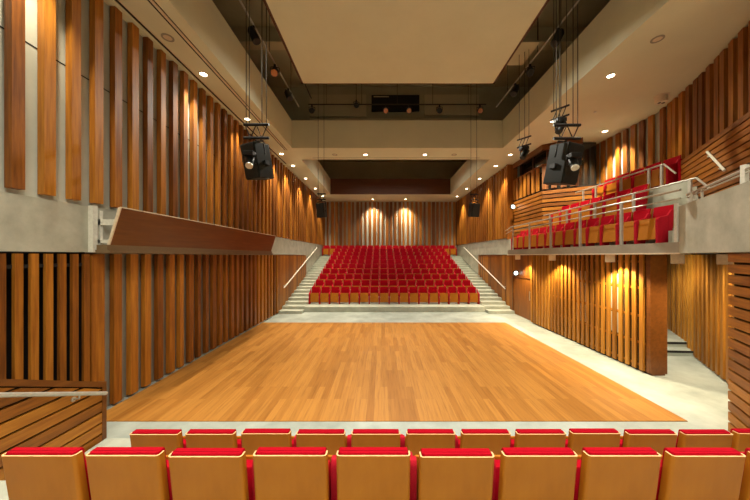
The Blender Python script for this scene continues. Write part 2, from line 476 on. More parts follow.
# rear wall of the gallery, gently curved plan
RW = [(5.3, 2.2), (6.35, 4.0), (7.1, 5.25), (7.69, 6.31), (8.1, 7.1), (8.58, 8.2), (8.80, 9.0), (8.84, 10.7), (8.84, 12.5)]
mb = MB(); mb2 = MB()
for a, b in zip(RW, RW[1:]):
    d = (Vector(b) - Vector(a)).normalized(); n = Vector((d.y, -d.x))
    slab_line(mb, (a[0] + n.x * .03, a[1] + n.y * .03), (b[0] + n.x * .03 + d.x * .03, b[1] + n.y * .03 + d.y * .03), 3.03, 8.2, 0.2, -1)
    slats_along(mb2, a, b, 3.1, 7.31, 0.33, 0.17, 0.07, 1)
wgr = struct(mb.build('wall_gallery', 'pale'), 'curved rear wall of the right gallery, tall dark timber slats')
mb2.build('slat_cladding', 'slat', wgr)

# horizontally boarded balustrade in the gallery
GA, GB = (7.62, 7.08), (5.9, 4.22)
mb = MB(); slab_line(mb, GA, GB, 3.05, 5.16, 0.07, 1)
wgb = struct(mb.build('wall_gallery_balustrade', 'blackgap'), 'balustrade of broad horizontal timber boards at the upper right')
mb = MB(); battens_along(mb, GA, GB, 3.08, 5.2, 0.125, 0.098, 0.03, -1)
mb.build('horizontal_board', 'batten', wgb)
def gal_pt(u):
    t = (u - 381.3) / 280; k = 0.601
    y = (7.62 - 7.08 * k) / (t - k); return (t * y, y)
R = empty('handrail', (*gal_pt(716), 4.6), 'short pale sloping handrail fixed on the boarded balustrade, upper right', 'handrail')
a = gal_pt(711); b = gal_pt(729)
mb = MB(); mb.tube((a[0] - .05, a[1] + .03, 4.95), (b[0] - .05, b[1] + .03, 4.38), 0.022)
local(mb, R.location).build('rail', 'whitesteel', R)
for f in (.2, .85):
    px = a[0] + (b[0] - a[0]) * f; py = a[1] + (b[1] - a[1]) * f; pz = 4.95 - .57 * f
    mb = MB(); mb.tube((px - .09, py + .05, pz - .02), (px + .0, py + .0, pz - .05), 0.012); local(mb, R.location).build('bracket', 'steel', R)

# right lower boarded block below the parapet
BA = (xr(3.93) + 0.01, 3.93); BB = (xr(-1.0), -1.0)
mb = MB(); slab_line(mb, (BA[0] + .085, BA[1]), (BB[0] + .085, BB[1]), 0, 2.80, 0.1, 1)
wbr = struct(mb.build('wall_right_block', 'blackgap'), 'wall of horizontal timber boards at the right edge of the near terrace')
mb = MB(); battens_along(mb, (BA[0] + .075, BA[1] + 0.02), (BB[0] + .075, BB[1]), 0.0, 2.81, 0.149, 0.118, 0.035, -1)
mb.build('horizontal_board', 'batten', wbr)

# left stair balustrade
def ztop(y): return 1.015 + 0.478 * (3.9 - y)
mb = MB(); mb.prism_x([(3.9, 0), (3.9, ztop(3.9) - .01), (0.5, ztop(0.5) - .01), (0.5, 0)], -3.95, -3.885)
wbl = struct(mb.build('wall_left_block', 'blackgap'), 'sloping-topped wall of horizontal timber boards at the left of the near seats')
mb = MB(); z = 0.03
while z < 2.5:
    z1 = z + 0.124
    ye = min(3.86, 3.9 - (z1 + 0.06 - 0.985) / 0.478) if z1 + .06 > 0.985 else 3.86
    ye0 = min(3.86, 3.9 - (z + 0.06 - 0.985) / 0.478) if z + .06 > 0.985 else 3.86
    if ye0 > 0.6: mb.prism_x([(0.5, z), (ye0, z), (max(0.51, ye), z1), (0.5, z1)], -3.885, -3.85)
    z += 0.15
mb.build('horizontal_board', 'batten', wbl)
mb = MB(); mb.prism_x([(3.90, ztop(3.90)), (3.9, ztop(3.9) - .075), (0.5, ztop(0.5) - .075), (0.5, ztop(0.5))], -3.96, -3.84); mb.box(-3.96, -3.845, 3.86, 3.92, 0, ztop(3.9))
mb.build('cap_board', 'panel', wbl)
R = empty('handrail', (-3.78, 3.2, 1.0), 'pale steel handrail on the boarded wall at the lower left', 'handrail')
def zr(y): return 0.875 + 0.475 * (3.86 - y)
mb = MB(); mb.tube((-3.775, 3.84, zr(3.84)), (-3.775, 1.0, zr(1.0)), 0.024, 12); local(mb, R.location).build('rail', 'steel', R)
for y in (3.5, 2.4, 1.3):
    mb = MB(); mb.tube((-3.775, y, zr(y) - .02), (-3.775, y, zr(y) - .06), 0.009); mb.tube((-3.775, y, zr(y) - .06), (-3.85, y, zr(y) - .07), 0.009)
    mb.tube((-3.85, y, zr(y) - .07), (-3.842, y, zr(y) - .07), 0.03); local(mb, R.location).build('bracket', 'steel', R)

# aisle handrails by the far seats
for x, xw, pa, pb, nm in ((-4.75, -4.93, (13.67, 1.20), (20.7, 3.38), 'left'), (6.2, 6.38, (14.03, 1.12), (21.0, 3.39), 'right')):
    R = empty('handrail', (x, 14, 1.2), f'long pale sloping handrail along the {nm} wall of the far aisle steps', 'handrail')
    mb = MB(); mb.tube((x, pa[0], pa[1]), (x, pb[0], pb[1]), 0.03); local(mb, R.location).build('rail', 'whitesteel', R)
    for f in (.05, .35, .65, .95):
        yy = pa[0] + (pb[0] - pa[0]) * f; zz = pa[1] + (pb[1] - pa[1]) * f
        mb = MB(); mb.tube((x, yy, zz - .02), (xw, yy, zz - .05), 0.012); local(mb, R.location).build('bracket', 'steel', R)

# ------------------------------------------------------------------ control booth
CA, CB, CC = (6.56, 14.05), (6.60, 11.5), (8.75, 10.12)
mb = MB(); mb.prism([(CA[0] + .1, CA[1]), (CB[0] + .1, CB[1] + .07), (CC[0] + .06, CC[1] + .1), (8.9, 14.05)], 3.03, 5.50)
wbo = struct(mb.build('wall_booth', 'blackgap'), 'control booth front of horizontal timber boards behind the right gallery seats')
mb = MB(); battens_along(mb, CA, CB, 3.06, 5.5, 0.172, 0.128, 0.05, -1, -0.05); battens_along(mb, CB, CC, 3.06, 5.5, 0.172, 0.128, 0.05, -1, -0.05)
mb.build('horizontal_board', 'batten', wbo)
CM = (7.75, 10.76)
mb = MB(); slats_along(mb, (CA[0], CA[1]), (CB[0], CB[1]), 5.50, 6.50, 0.34, 0.2, 0.05, -1, 0.05, standoff=-.05); slats_along(mb, CB, CM, 5.50, 6.50, 0.32, 0.2, 0.05, -1, 0.0, standoff=-.05)
slab_line(mb, CA, CB, 6.47, 6.53, .07, 1); slab_line(mb, CB, CM, 6.47, 6.53, .07, 1)
mb.build('upright_slat', 'slat', wbo)
mb = MB(); slab_line(mb, CA, CB, 7.10, 7.33, .1, 1); slab_line(mb, CB, CM, 7.10, 7.33, .1, 1)
mb.build('head_board', 'panel', wbo)
W = bpy.data.objects.new('window_1', None); COL.objects.link(W); W.location = (7.2, 12, 5.5); struct(W, 'dark control booth window under the ceiling at the right')
mb = MB(); mb.prism([(6.95, 14.0), (6.98, 11.75), (7.8, 11.2), (8.6, 11.2), (8.6, 14.0)], 5.5, 7.31); local(mb, W.location).build('pane', 'glass', W)
mb = MB()
for p in ((6.93, 13.9), (6.95, 12.8), (6.96, 11.72), (7.4, 11.43), (7.8, 11.15)): mb.box(p[0] - .035, p[0] + .035, p[1] - .035, p[1] + .035, 5.5, 7.31)
local(mb, W.location).build('window_frame', 'redwood', W)

# ------------------------------------------------------------------ ceilings
mb = MB()
mb.box(-5.3, -3.8, -3, YB + .3, ZC, 8.51)
mb.box(5.15, 11, -3, YB + .3, ZC, 8.51)
mb.box(-3.8, 5.15, 11.87, 13.3, ZC, 8.51)
mb.box(-3.8, 5.15, 20.84, YB + .3, ZC, 8.51)
mb.box(-3.8, 5.15, -3, -1.0, ZC, 8.51)
clg = struct(mb.build('ceiling', 'ceiling'), 'cream lower ceiling with deep edges round the two dark openings')
mb = MB(); mb.box(-3.78, 5.13, 20.80, 20.838, ZC + .005, 8.5); mb.build('timber_lining', 'redwood', clg)
mb = MB(); mb.box(-3.2, 4.6, 13.05, 13.07, ZC - 0.004, ZC + 0.01); mb.build('groove', 'blackgap', clg)
mb = MB(); mb.box(-4.76, -4.70, -3, 13.9, ZC - 0.006, ZC + .01); mb.box(-4.70, -4.68, -3, 13.9, ZC - 0.012, ZC + .01, 1)
mb.build('edge_slot', ['blackgap', 'cream'], clg)
mb = MB(); mb.box(-5.02, -4.8, -3, YB, ZC - .03, ZC); mb.build('edge_board', 'ceiling', clg)
mb = MB(); mb.box(-4.18, -4.06, -2, 12.1, ZC - 0.008, ZC - .001); mb.box(-4.125, -4.075, -2, 12.1, ZC - 0.03, ZC - .008, 1)
tag(mb.build('slot_diffuser', ['blackgap', 'cream']), 'long narrow slot diffuser running along the left ceiling', 'vent')
# dark voids above
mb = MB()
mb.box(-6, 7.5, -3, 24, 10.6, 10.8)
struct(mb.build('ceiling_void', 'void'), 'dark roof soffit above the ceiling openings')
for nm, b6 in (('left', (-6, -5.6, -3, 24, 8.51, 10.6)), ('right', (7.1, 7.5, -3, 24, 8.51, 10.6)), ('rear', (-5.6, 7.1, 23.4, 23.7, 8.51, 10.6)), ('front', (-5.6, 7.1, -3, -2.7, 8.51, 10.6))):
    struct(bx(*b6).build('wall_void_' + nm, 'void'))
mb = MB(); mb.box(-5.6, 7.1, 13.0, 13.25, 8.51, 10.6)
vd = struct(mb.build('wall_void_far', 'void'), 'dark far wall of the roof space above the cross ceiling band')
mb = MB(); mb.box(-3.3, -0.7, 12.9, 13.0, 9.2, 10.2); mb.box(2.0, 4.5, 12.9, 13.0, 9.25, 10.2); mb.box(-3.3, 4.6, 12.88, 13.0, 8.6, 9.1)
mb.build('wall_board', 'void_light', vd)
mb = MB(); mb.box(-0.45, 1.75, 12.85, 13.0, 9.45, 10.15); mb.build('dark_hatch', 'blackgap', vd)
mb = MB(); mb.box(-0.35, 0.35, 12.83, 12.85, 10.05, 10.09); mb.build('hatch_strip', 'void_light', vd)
def beam(x0, x1, y0, y1, z0, z1, label, mat='void_light'):
    mb = MB(); mb.box(x0, x1, y0, y1, z0, z1)
    mb.box(x0 - .05 if x1 - x0 < y1 - y0 else x0, x1 + .05 if x1 - x0 < y1 - y0 else x1, y0 if x1 - x0 < y1 - y0 else y0 - .05, y1 if x1 - x0 < y1 - y0 else y1 + .05, z0 - .02, z0)
    o = mb.build('roof_beam', mat); tag(o, label, 'beam')
beam(-5.5, 7.0, 9.6, 9.9, 10.1, 10.6, 'dark cross beam in the roof void, beyond the cream ceiling panel')
beam(-5.5, 7.0, 5.6, 5.8, 10.1, 10.6, 'dark cross beam in the roof void above the cream ceiling panel')
mb = MB(); mb.box(4.05, 4.7, 8.3, 9.3, 9.1, 9.16)
tag(mb.build('catwalk_deck', 'void_light'), 'pale flat deck in the roof void beside the right corner of the cream panel', 'walkway')
for o_ in (COL.objects['catwalk_deck'],):
    mb = MB()
    for px, py in ((4.08, 8.35), (4.67, 8.35), (4.08, 9.25), (4.67, 9.25)): mb.tube((px, py, 9.16), (px, py, 10.6), .015)
    mb.build('hanger_rod', 'cable', o_)

# reflector cloud
P = empty('ceiling_cloud', (0.54, 5, 8.3), 'large flat cream ceiling panel hanging over the stage', 'ceiling panel')
mb = MB(); mb.box(-2.50, 3.58, -0.5, 8.98, 8.30, 8.40); local(mb, P.location).build('panel', 'ceiling', P)
mb = MB(); mb.box(-2.58, -2.50, -0.5, 9.06, 8.33, 8.46); mb.box(3.58, 3.66, -0.5, 9.06, 8.33, 8.46); mb.box(-2.58, 3.66, 8.98, 9.06, 8.33, 8.46)
local(mb, P.location).build('edge_frame', 'redwood', P)
for x in (-2.2, 0.5, 3.3):
    for y in (1.0, 4.5, 8.5):
        mb = MB(); mb.tube((x, y, 8.4), (x, y, 10.6), .012); local(mb, P.location).build('hanger_rod', 'cable', P)

# ------------------------------------------------------------------ pipes and stage lanterns
def pipe(a, b, hang, label):
    o = empty('lighting_pipe', a, label, 'pipe')
    mb = MB(); mb.tube(a, b, .025); local(mb, a).build('tube', 'steel' if hang[0] == 's' else 'cable', o)
    n = 5
    for i in range(n):
        p = Vector(a).lerp(Vector(b), (i + .5) / n)
        mb = MB(); mb.tube(p, (p.x, p.y, 10.6), .01, 6); local(mb, a).build('ceiling_rod', 'cable', o)
pipe((-3.42, 1.5, 8.95), (-3.42, 11.6, 8.95), 'sx', 'grey pipe along the left side of the roof void, outer one')
pipe((-2.9, 1.5, 9.3), (-2.9, 11.6, 9.3), 'cx', 'thin grey pipe in the left roof void, beside the cream panel')
pipe((4.78, 1.5, 8.95), (4.78, 11.6, 8.95), 'sx', 'grey pipe along the right side of the roof void, outer one')
pipe((3.9, 1.5, 9.2), (3.9, 9.6, 9.2), 'sx', 'pale pipe in the right roof void, beside the cream panel')
pipe((-3.2, 12.3, 9.42), (4.6, 12.3, 9.42), 'cx', 'grey pipe across the far end of the roof void carrying lanterns')

def lantern(pos, aim, lens, label, s=1.0):
    """pos = centre of clamp on the pipe; body hangs under it and points to aim"""
    o = empty('stage_spotlight', pos, label, 'stage light', 'stage lanterns in the roof void')
    mb = MB(); mb.box(-.03 * s, .03 * s, -.03 * s, .03 * s, -.09 * s, -.012 * s); mb.build('clamp', 'black', o)
    c = Vector((0, 0, -.24 * s)); d = (Vector(aim) - Vector(pos) - c).normalized()
    side = d.cross(Vector((0, 0, 1))).normalized()
    mb = MB(); w = .13 * s
    mb.path([c + side * w, c + side * w + Vector((0, 0, .13 * s)), Vector((0, 0, -.08 * s)), c - side * w + Vector((0, 0, .13 * s)), c - side * w], .012 * s, 6)
    mb.build('mounting_yoke', 'black', o)
    mb = MB(); mb.tube(c - d * .2 * s, c - d * .12 * s, .07 * s, 14, 0, .11 * s); mb.tube(c - d * .12 * s, c + d * .14 * s, .11 * s, 14); mb.tube(c + d * .14 * s, c + d * .2 * s, .115 * s, 14)
    mb.build('body', 'black', o, smooth=True)
    mb = MB(); mb.tube(c + d * .2 * s, c + d * .212 * s, .1 * s, 14); mb.build('lens', lens, o)
    return o
aimC = (0.5, 7.5, 0.5)
lantern((-3.42, 7.5, 8.93), aimC, 'greenwash', 'black stage lantern on the left void pipe, nearest the viewer')
lantern((-3.42, 9.0, 8.93), (-2, 3, 3), 'gel', 'stage lantern with reddish lens, second along the left void pipe')
lantern((-3.42, 10.3, 8.93), aimC, 'greenwash', 'black stage lantern farthest along the left void pipe')
lantern((4.78, 7.58, 8.93), aimC, 'greenwash', 'black stage lantern on the right void pipe, nearest the viewer')
lantern((4.78, 9.0, 8.93), (2, 3, 3), 'greenwash', 'black stage lantern on the right void pipe, beside the pale deck')
lantern((4.78, 10.0, 8.93), aimC, 'greenwash', 'black stage lantern farthest along the right void pipe')
RODS = 1
def xp(u, y): return (u - 381.3) * y / 280
for u, l, lab in ((312, 'greenwash', 'black stage lantern at the left end of the far void pipe'), (385.8, 'gel', 'stage lantern with amber lens right of the dark hatch middle on the far void pipe'),
                  (409, 'gel', 'stage lantern with amber lens, under the right end of the dark hatch'), (439.4, 'greenwash', 'black stage lantern right of the two central amber ones'),
                  (479.8, 'gel', 'stage lantern with amber lens at the right end of the far void pipe')):
    lantern((xp(u, 12.3), 12.3, 9.40), (xp(u, 12.3) * .6, 4, 4), l, lab, 1.0)
ol = lantern((xp(355, 12.1), 12.7, 9.85), (0, 4, 4), 'greenwash', 'black stage lantern left of the dark hatch, set a little higher', 1.0)

mb = MB(); mb.tube((0, 0, -.02), (0, 0, .75), .012, 6); mb.build('ceiling_rod', 'cable', ol)
# ------------------------------------------------------------------ hanging loudspeakers
def rig(pos, w, top, label, n=2, s=1.0):
    o = empty('rigging_frame', pos, label, 'rigging frame', 'rigging frames holding loudspeakers')
    mb = MB(); mb.tube((-w, 0, 0), (w, 0, 0), .035 * s, 10); mb.build('lower_bar', 'black', o)
    mb = MB(); mb.tube((-w, 0, .33 * s), (w, 0, .33 * s), .035 * s, 10); mb.build('upper_bar', 'black', o)
    mb = MB(); k = 4
    for i in range(k):
        x0 = -w + 2 * w * (i / k) * .9 + .03; x1 = -w + 2 * w * ((i + 1) / k) * .9 + .03
        mb.tube((x0, 0, 0 if i % 2 else .33 * s), (x1, 0, .33 * s if i % 2 else 0), .012 * s, 6)
    mb.build('lattice', 'black', o)
    for x in ([-w * .8, -w * .55, w * .45, w * .8] if n == 4 else [-w * .8, w * .6]):
        mb = MB(); mb.tube((x, 0, .33 * s), (x, 0, top - pos[2]), .011 * s, 6); mb.build('cable', 'cable', o)
    return o
def loudspeaker(pos, yaw, pitch, w, h, d, label, lamp_side):
    o = empty('hanging_loudspeaker', pos, label, 'loudspeaker', 'hanging loudspeakers', yaw)
    T = Matrix.Rotation(pitch, 4, 'X')
    # wedge cabinet: front face towards -y
    def cab(f, y0, y1, z0, z1, x0, x1): 
        vs = []
        for z in (z0, z1):
            for (xx, yy) in ((-x0, y0), (x0, y0), (x1, y1), (-x1, y1)): vs.append(T @ Vector((xx, yy, z)))
        f.add(vs, [(3, 2, 1, 0), (4, 5, 6, 7), (0, 1, 5, 4), (1, 2, 6, 5), (2, 3, 7, 6), (3, 0, 4, 7)])
    mb = MB(); cab(mb, -d / 2, d / 2, -h, 0, w / 2, w * .33); mb.build('cabinet', 'speaker', o, bevel=.02)
    mb = MB(); cab(mb, -d / 2 - .025, -d / 2, -h * .96, -h * .04, w * .46, w * .46); mb.build('grille', 'grille', o, bevel=.008)
    mb = MB()
    mb.path([T @ Vector((-w * .53, 0, -h * .35)), T @ Vector((-w * .53, 0, .03)), (0, 0, .07), T @ Vector((w * .53, 0, .03)), T @ Vector((w * .53, 0, -h * .35))], .018, 6)
    mb.tube((0, 0, .06), (0, 0, .10), .03); mb.build('mounting_yoke', 'black', o)
    mb = MB(); cab(mb, -d * .05, d * .25, -h * .62, -h * .5, w * .52, w * .45); mb.build('carry_handle', 'black', o)
    return o
def profile_light(pos, aim, label, group=None, lens='steel'):
    o = empty('moving_light', pos, label, 'stage light', group)
    d = (Vector(aim) - Vector(pos)).normalized(); sd = d.cross(Vector((0, 0, 1))).normalized()
    c = Vector((0, 0, -.2))
    mb = MB(); mb.box(-.12, .12, -.1, .1, -.05, .05); mb.build('base', 'black', o, bevel=.01)
    mb = MB(); mb.path([sd * .13 + c, sd * .13, -sd * .13, -sd * .13 + c], .02, 6); mb.build('mounting_yoke', 'black', o)
    mb = MB(); mb.tube(c - d * .17, c + d * .1, .1, 14, 0, .085); mb.build('head', 'speaker', o, smooth=True)
    mb = MB(); mb.tube(c + d * .1, c + d * .125, .08, 14); mb.build('lens', lens, o)
    return o
Yl = 6.9; xl = xp(255.5, Yl); xrr = xp(567, Yl)
zt = lambda v, y: 2.77 + (255.8 - v) * y / 280
rig((xl + .02, Yl, zt(138, Yl)), 0.31, 10.5, 'black lattice bar hanging on cables above the left foreground loudspeaker', 4)
loudspeaker((xl, Yl + .02, zt(138, Yl) - .142), math.radians(-28), math.radians(12), .50, .84, .52, 'large black loudspeaker hanging before the left slat wall, with pale lamp at side', -1)
profile_light((xp(249.5, 6.35), 6.35, zt(154, 6.35)), (xl + 1, Yl - 3, 2.0), 'silver lensed lamp clamped on the left foreground loudspeaker')
rig((xrr, Yl, zt(138.5, Yl)), 0.33, 10.5, 'black lattice bar hanging on cables above the right foreground loudspeaker', 4)
loudspeaker((xrr - .02, Yl + .02, zt(138.5, Yl) - .142), math.radians(24), math.radians(12), .56, .96, .56, 'large black loudspeaker hanging before the booth and right gallery', 1)
profile_light((xp(574, 6.35), 6.35, zt(156, 6.35)), (xrr - 1, Yl - 3, 2.0), 'silver lensed lamp clamped on the right foreground loudspeaker')
Yb = 11.5; xb1 = xp(321.5, Yb); xb2 = xp(474.2, Yb)
rig((xb1, Yb, zt(199.5, Yb)), 0.17, 10.5, 'small black bar on two cables above the far left loudspeaker', 2, .7)
loudspeaker((xb1, Yb + .02, zt(199.5, Yb) - .13), math.radians(-20), math.radians(10), .36, .6, .34, 'small black loudspeaker hanging far away in front of the left wall end', -1)
rig((xb2, Yb, zt(200, Yb)), 0.17, 10.5, 'small black bar on two cables above the far right loudspeaker', 2, .7)
loudspeaker((xb2, Yb + .02, zt(200, Yb) - .13), math.radians(20), math.radians(10), .36, .56, .34, 'small black loudspeaker hanging far away before the right slat wall', 1)
# two small hung bars with lamps on the right
def hung_lamp(u, v, y, label1, label2, tilt, ctop):
    p = (xp(u, y), y, zt(v, y))
    o = empty('lighting_bar', p, label1, 'lighting bar', 'short lighting bars hung at the right')
    dx = Vector((math.cos(tilt), math.sin(tilt), 0)) * .21
    for z, nm in ((.12, 'upper_bar'), (-.12, 'lower_bar')):
        mb = MB(); mb.tube(-dx + Vector((0, 0, z)), dx + Vector((0, 0, z)), .026, 8); mb.build(nm, 'black', o)
    mb = MB()
    for f in (-.8, -.3, .2): mb.tube(dx * f + Vector((0, 0, -.12)), dx * (f + .5) + Vector((0, 0, .12)), .011, 6)
    mb.build('lattice', 'black', o)
    for f in (-.7, .1, .7):
        mb = MB(); mb.tube(dx * f + Vector((0, 0, .12)), dx * f + Vector((0, 0, ctop - p[2])), .009, 6); mb.build('cable', 'cable', o)
    profile_light((p[0], p[1], p[2] - .20), (p[0] - 3, p[1] - 1, 1.0), label2, None, 'greenwash')
hung_lamp(524, 142, 8.7, 'short black lighting bar hung beside the booth windows', 'black moving head lamp under the bar beside the booth windows', -.9, 9.095)
hung_lamp(560, 113, 7.25, 'short black lighting bar hung just above the right foreground loudspeaker', 'black moving head lamp above the right foreground loudspeaker', -.9, 10.55)

# ------------------------------------------------------------------ ceiling downlights
LAMPS = []
def downlight(x, y, on, label, r=.10, g='recessed ceiling downlights'):
    o = empty('downlight', (x, y, ZC), label, 'downlight', g)
    mb = MB(); mb.ring((0, 0, 0), r * .8, r * 1.15, .012); mb.build('trim_ring', 'cream' if on else 'slab', o)
    mb = MB(); mb.tube((0, 0, 0.0), (0, 0, -.006), r * .82, 24); mb.build('lens', 'lens' if on else 'offlens', o)
    if on: LAMPS.append((x, y))
ords = ['nearest', 'second nearest', 'third', 'fourth', 'fifth', 'sixth', 'seventh', 'eighth', 'ninth']
for i, (y, on) in enumerate(((5.86, 0), (7.04, 1), (9.35, 1), (12.54, 1), (14.19, 1), (16.53, 1), (18.98, 1), (21.4, 1))):
    downlight(-4.47, y, on, ('lit' if on else 'unlit') + f' round downlight, {ords[i]} along the left ceiling strip')
for i, (y, on) in enumerate(((5.9, 0), (7.1, 1), (9.49, 1), (12.64, 1), (14.23, 1), (16.57, 1), (19.07, 1), (21.5, 1))):
    downlight(5.82, y, on, ('lit' if on else 'unlit') + f' round downlight, {ords[i]} along the right ceiling strip')
for x, on, lab in ((-2.1, 0, 'unlit downlight at the left of the cross ceiling band'), (-0.71, 1, 'lit downlight left of centre in the cross ceiling band'), (1.97, 1, 'lit downlight right of centre in the cross ceiling band'), (3.29, 0, 'unlit downlight at the right of the cross ceiling band')):
    downlight(x, 12.65, on, lab)
downlight(-0.69, 22.6, 1, 'lit downlight by the far wall, left of the two'); downlight(1.96, 22.6, 1, 'lit downlight by the far wall, right of the two')
downlight(8.2, 10.27, 1, 'lit downlight above the right gallery beside its rear slats')
o = empty('twin_lamp_fitting', (8.0, 8.0, ZC), 'cream drum-shaped twin lamp fitting under the right gallery ceiling', 'ceiling fitting')
mb = MB(); mb.tube((0, 0, 0), (0, 0, -.02), .17, 24); mb.tube((0, 0, -.02), (0, 0, -.2), .14, 24); mb.build('ceiling_drum', 'cream', o, smooth=True)
for s in (-1, 1):
    mb = MB(); mb.tube((s * .055, 0, -.2), (s * .055, 0, -.206), .04, 14); mb.build('lens', 'black', o)
mb = MB(); mb.tube((xp(595, 8.88), 8.88, ZC), (xp(595, 8.88), 8.88, ZC - .03), .04, 14)
tag(mb.build('sprinkler', 'whitesteel'), 'tiny pale sprinkler disc in the right ceiling', 'sprinkler')

# box lights under the gallery
BOXES = [(5.8, 11.9), (5.8, 9.5), (5.8, 7.1), (6.05, 5.72), (6.38, 5.2)]
bl = ['farthest of the row, near the door', 'second from the door', 'third from the door', 'just right of the brown end panel', 'nearest one, beside the boarded wall']
for (x, y), l in zip(BOXES, bl):
    o = empty('box_light', (x, y, ZS - .03), 'small cream box light under the right gallery, ' + l, 'light', 'box lights under the right gallery', -math.atan2(x, y))
    mb = MB(); mb.box(-.10, .10, -.10, .10, -.19, 0); mb.build('surface_mount_housing', 'cream', o, bevel=.008)
    mb = MB(); mb.tube((0, 0, -.185), (0, 0, -.19), .09, 18); mb.build('lens', 'lens', o)

# exit lamps
for p, l in (((6.25, 13.0, 1.97), 'round glowing white exit lamp above the timber door'), ((6.40, 13.6, 5.15), 'round glowing white exit lamp on the booth boards')):
    o = empty('exit_lamp', p, l, 'exit sign', 'glowing exit lamps')
    mb = MB(); mb.tube((0, .05, 0), (0, 0, 0), (.13), 20); mb.box(0, .12, .0, .04, -.03, .03); mb.build('wall_mount_housing', 'black', o)
    mb = MB(); mb.tube((0, 0, 0), (0, -.012, 0), .088, 20); mb.build('glowing_face', 'exit', o)

# ------------------------------------------------------------------ gallery railings
def railing(x, ys, z0, zrails, y0, y1, endp, label, name='railing'):
    o = empty('gallery_railing', (x, y0, z0), label, 'railing', 'steel railings of the right gallery')
    for i, z in enumerate(zrails):
        pts = [(x, y1, z), (x, y0, z)]
        if x < 6: pts.insert(0, (6.22, 14.0, z))
        if i == 0 and endp: pts.append(endp)
        mb = MB(); mb.path(pts, .022 if i == 0 else .014, 8); local(mb, o.location).build('top_rail' if i == 0 else 'middle_rail', 'steel', o)
    for y in ys:
        mb = MB(); mb.box(x - .02, x + .02, y - .03, y + .03, z0, zrails[0] - .01); local(mb, o.location).build('post', 'steel', o)
railing(5.66, (6.6, 7.97, 9.36, 10.7, 12.05), 3.03, (4.02, 3.86), 5.3, 12.2, None, 'long steel railing along the front edge of the right gallery')
railing(6.56, (5.95, 7.28, 8.6, 9.9, 10.9), 3.84, (4.39, ), 5.83, 11.3, (6.56, 5.6, 4.12), 'steel railing before the middle row of the right gallery')
railing(7.36, (7.35, 7.7, 8.6, 9.6, 10.2), 4.58, (5.16, ), 7.3, 10.6, (7.36, 7.0, 4.83), 'steel railing before the top row of the right gallery')
o = empty('gallery_post', (5.62, 5.32, 3.03), 'pale steel end post beside the concrete gallery parapet', 'post')
mb = MB(); mb.box(-.03, .0, -.03, .03, 0, .74); mb.box(0.01, .05, -.03, .03, 0, .70); mb.build('post', 'whitesteel', o)
pa = Vector((xr(5.2) - .06, 5.2, 0)); pb = Vector((xr(3.1) - .06, 3.1, 0)); pp = Vector((xr(3.66) - .06 + .12, 3.66, 0))
o = empty('parapet_rail', (pp.x, pp.y, 3.70), 'steel rail with a broad flat post on top of the concrete gallery parapet', 'railing')
for z, r in ((3.90, .02), (3.85, .012)):
    mb = MB(); mb.tube((pa.x + .12, pa.y, z), (pb.x + .12, pb.y, z), r, 8); local(mb, o.location).build('rail', 'steel', o)
for b6 in ((pp.x - .03, pp.x + .03, pp.y - .02, pp.y + .03, 3.70, 3.96), (xr(5.0) + .04, xr(5.0) + .10, 4.97, 5.03, 3.7, 3.9), (xr(4.7) + .05, xr(4.7) + .08, 4.69, 4.71, 3.7, 3.9)):
    mb = MB(); mb.box(*b6); local(mb, o.location).build('post', 'whitesteel', o)

# ------------------------------------------------------------------ theatre seats
W_ = 0.462; D_ = 0.052; T_ = 0.010; ZT = 0.848; ZBt = 0.34; LEAN = 0.065
def u_profile():
    r = 0.022; out = [(-W_ / 2, -D_)]
    for i in range(7):
        t = PI - (PI / 2) * i / 6; out.append((-W_ / 2 + r + r * math.cos(t), -r + r * math.sin(t)))
    for i in range(7):
        t = PI / 2 - (PI / 2) * i / 6; out.append((W_ / 2 - r + r * math.cos(t), -r + r * math.sin(t)))
    out.append((W_ / 2, -D_))
    ri = r - T_; inn = [(-W_ / 2 + T_, -D_)]
    for i in range(7):
        t = PI - (PI / 2) * i / 6; inn.append((-W_ / 2 + r + ri * math.cos(t), -r + ri * math.sin(t)))
    for i in range(7):
        t = PI / 2 - (PI / 2) * i / 6; inn.append((W_ / 2 - r + ri * math.cos(t), -r + ri * math.sin(t)))
    inn.append((W_ / 2 - T_, -D_))
    return out, inn
def shell_mesh():
    mb = MB(); o, i = u_profile(); n = len(o); vs = []
    lv = [(ZT, 0.0), (0.6, -.031), (ZBt, -LEAN)]
    for z, dy in lv:
        vs += [(x, y + dy, z) for x, y in o] + [(x, y + dy, z) for x, y in i]
    fs = []; ms = []
    for l in range(len(lv) - 1):
        a = l * 2 * n; b = a + 2 * n
        for k in range(n - 1):
            fs.append((a + k, a + k + 1, b + k + 1, b + k)); ms.append(0)
            fs.append((a + n + k + 1, a + n + k, b + n + k, b + n + k + 1)); ms.append(0)
        fs.append((a, b, b + n, a + n)); ms.append(1)
        fs.append((a + n - 1, a + 2 * n - 1, b + 2 * n - 1, b + n - 1)); ms.append(1)
    for k in range(n - 1):
        fs.append((k, n + k, n + k + 1, k + 1)); ms.append(1)
        e = (len(lv) - 1) * 2 * n
        fs.append((e + k, e + k + 1, e + n + k + 1, e + n + k)); ms.append(0)
    mb.add(vs, fs); mb.m = ms
    return mb.mesh('back_shell', ['ply', 'ply_edge'], smooth=True)
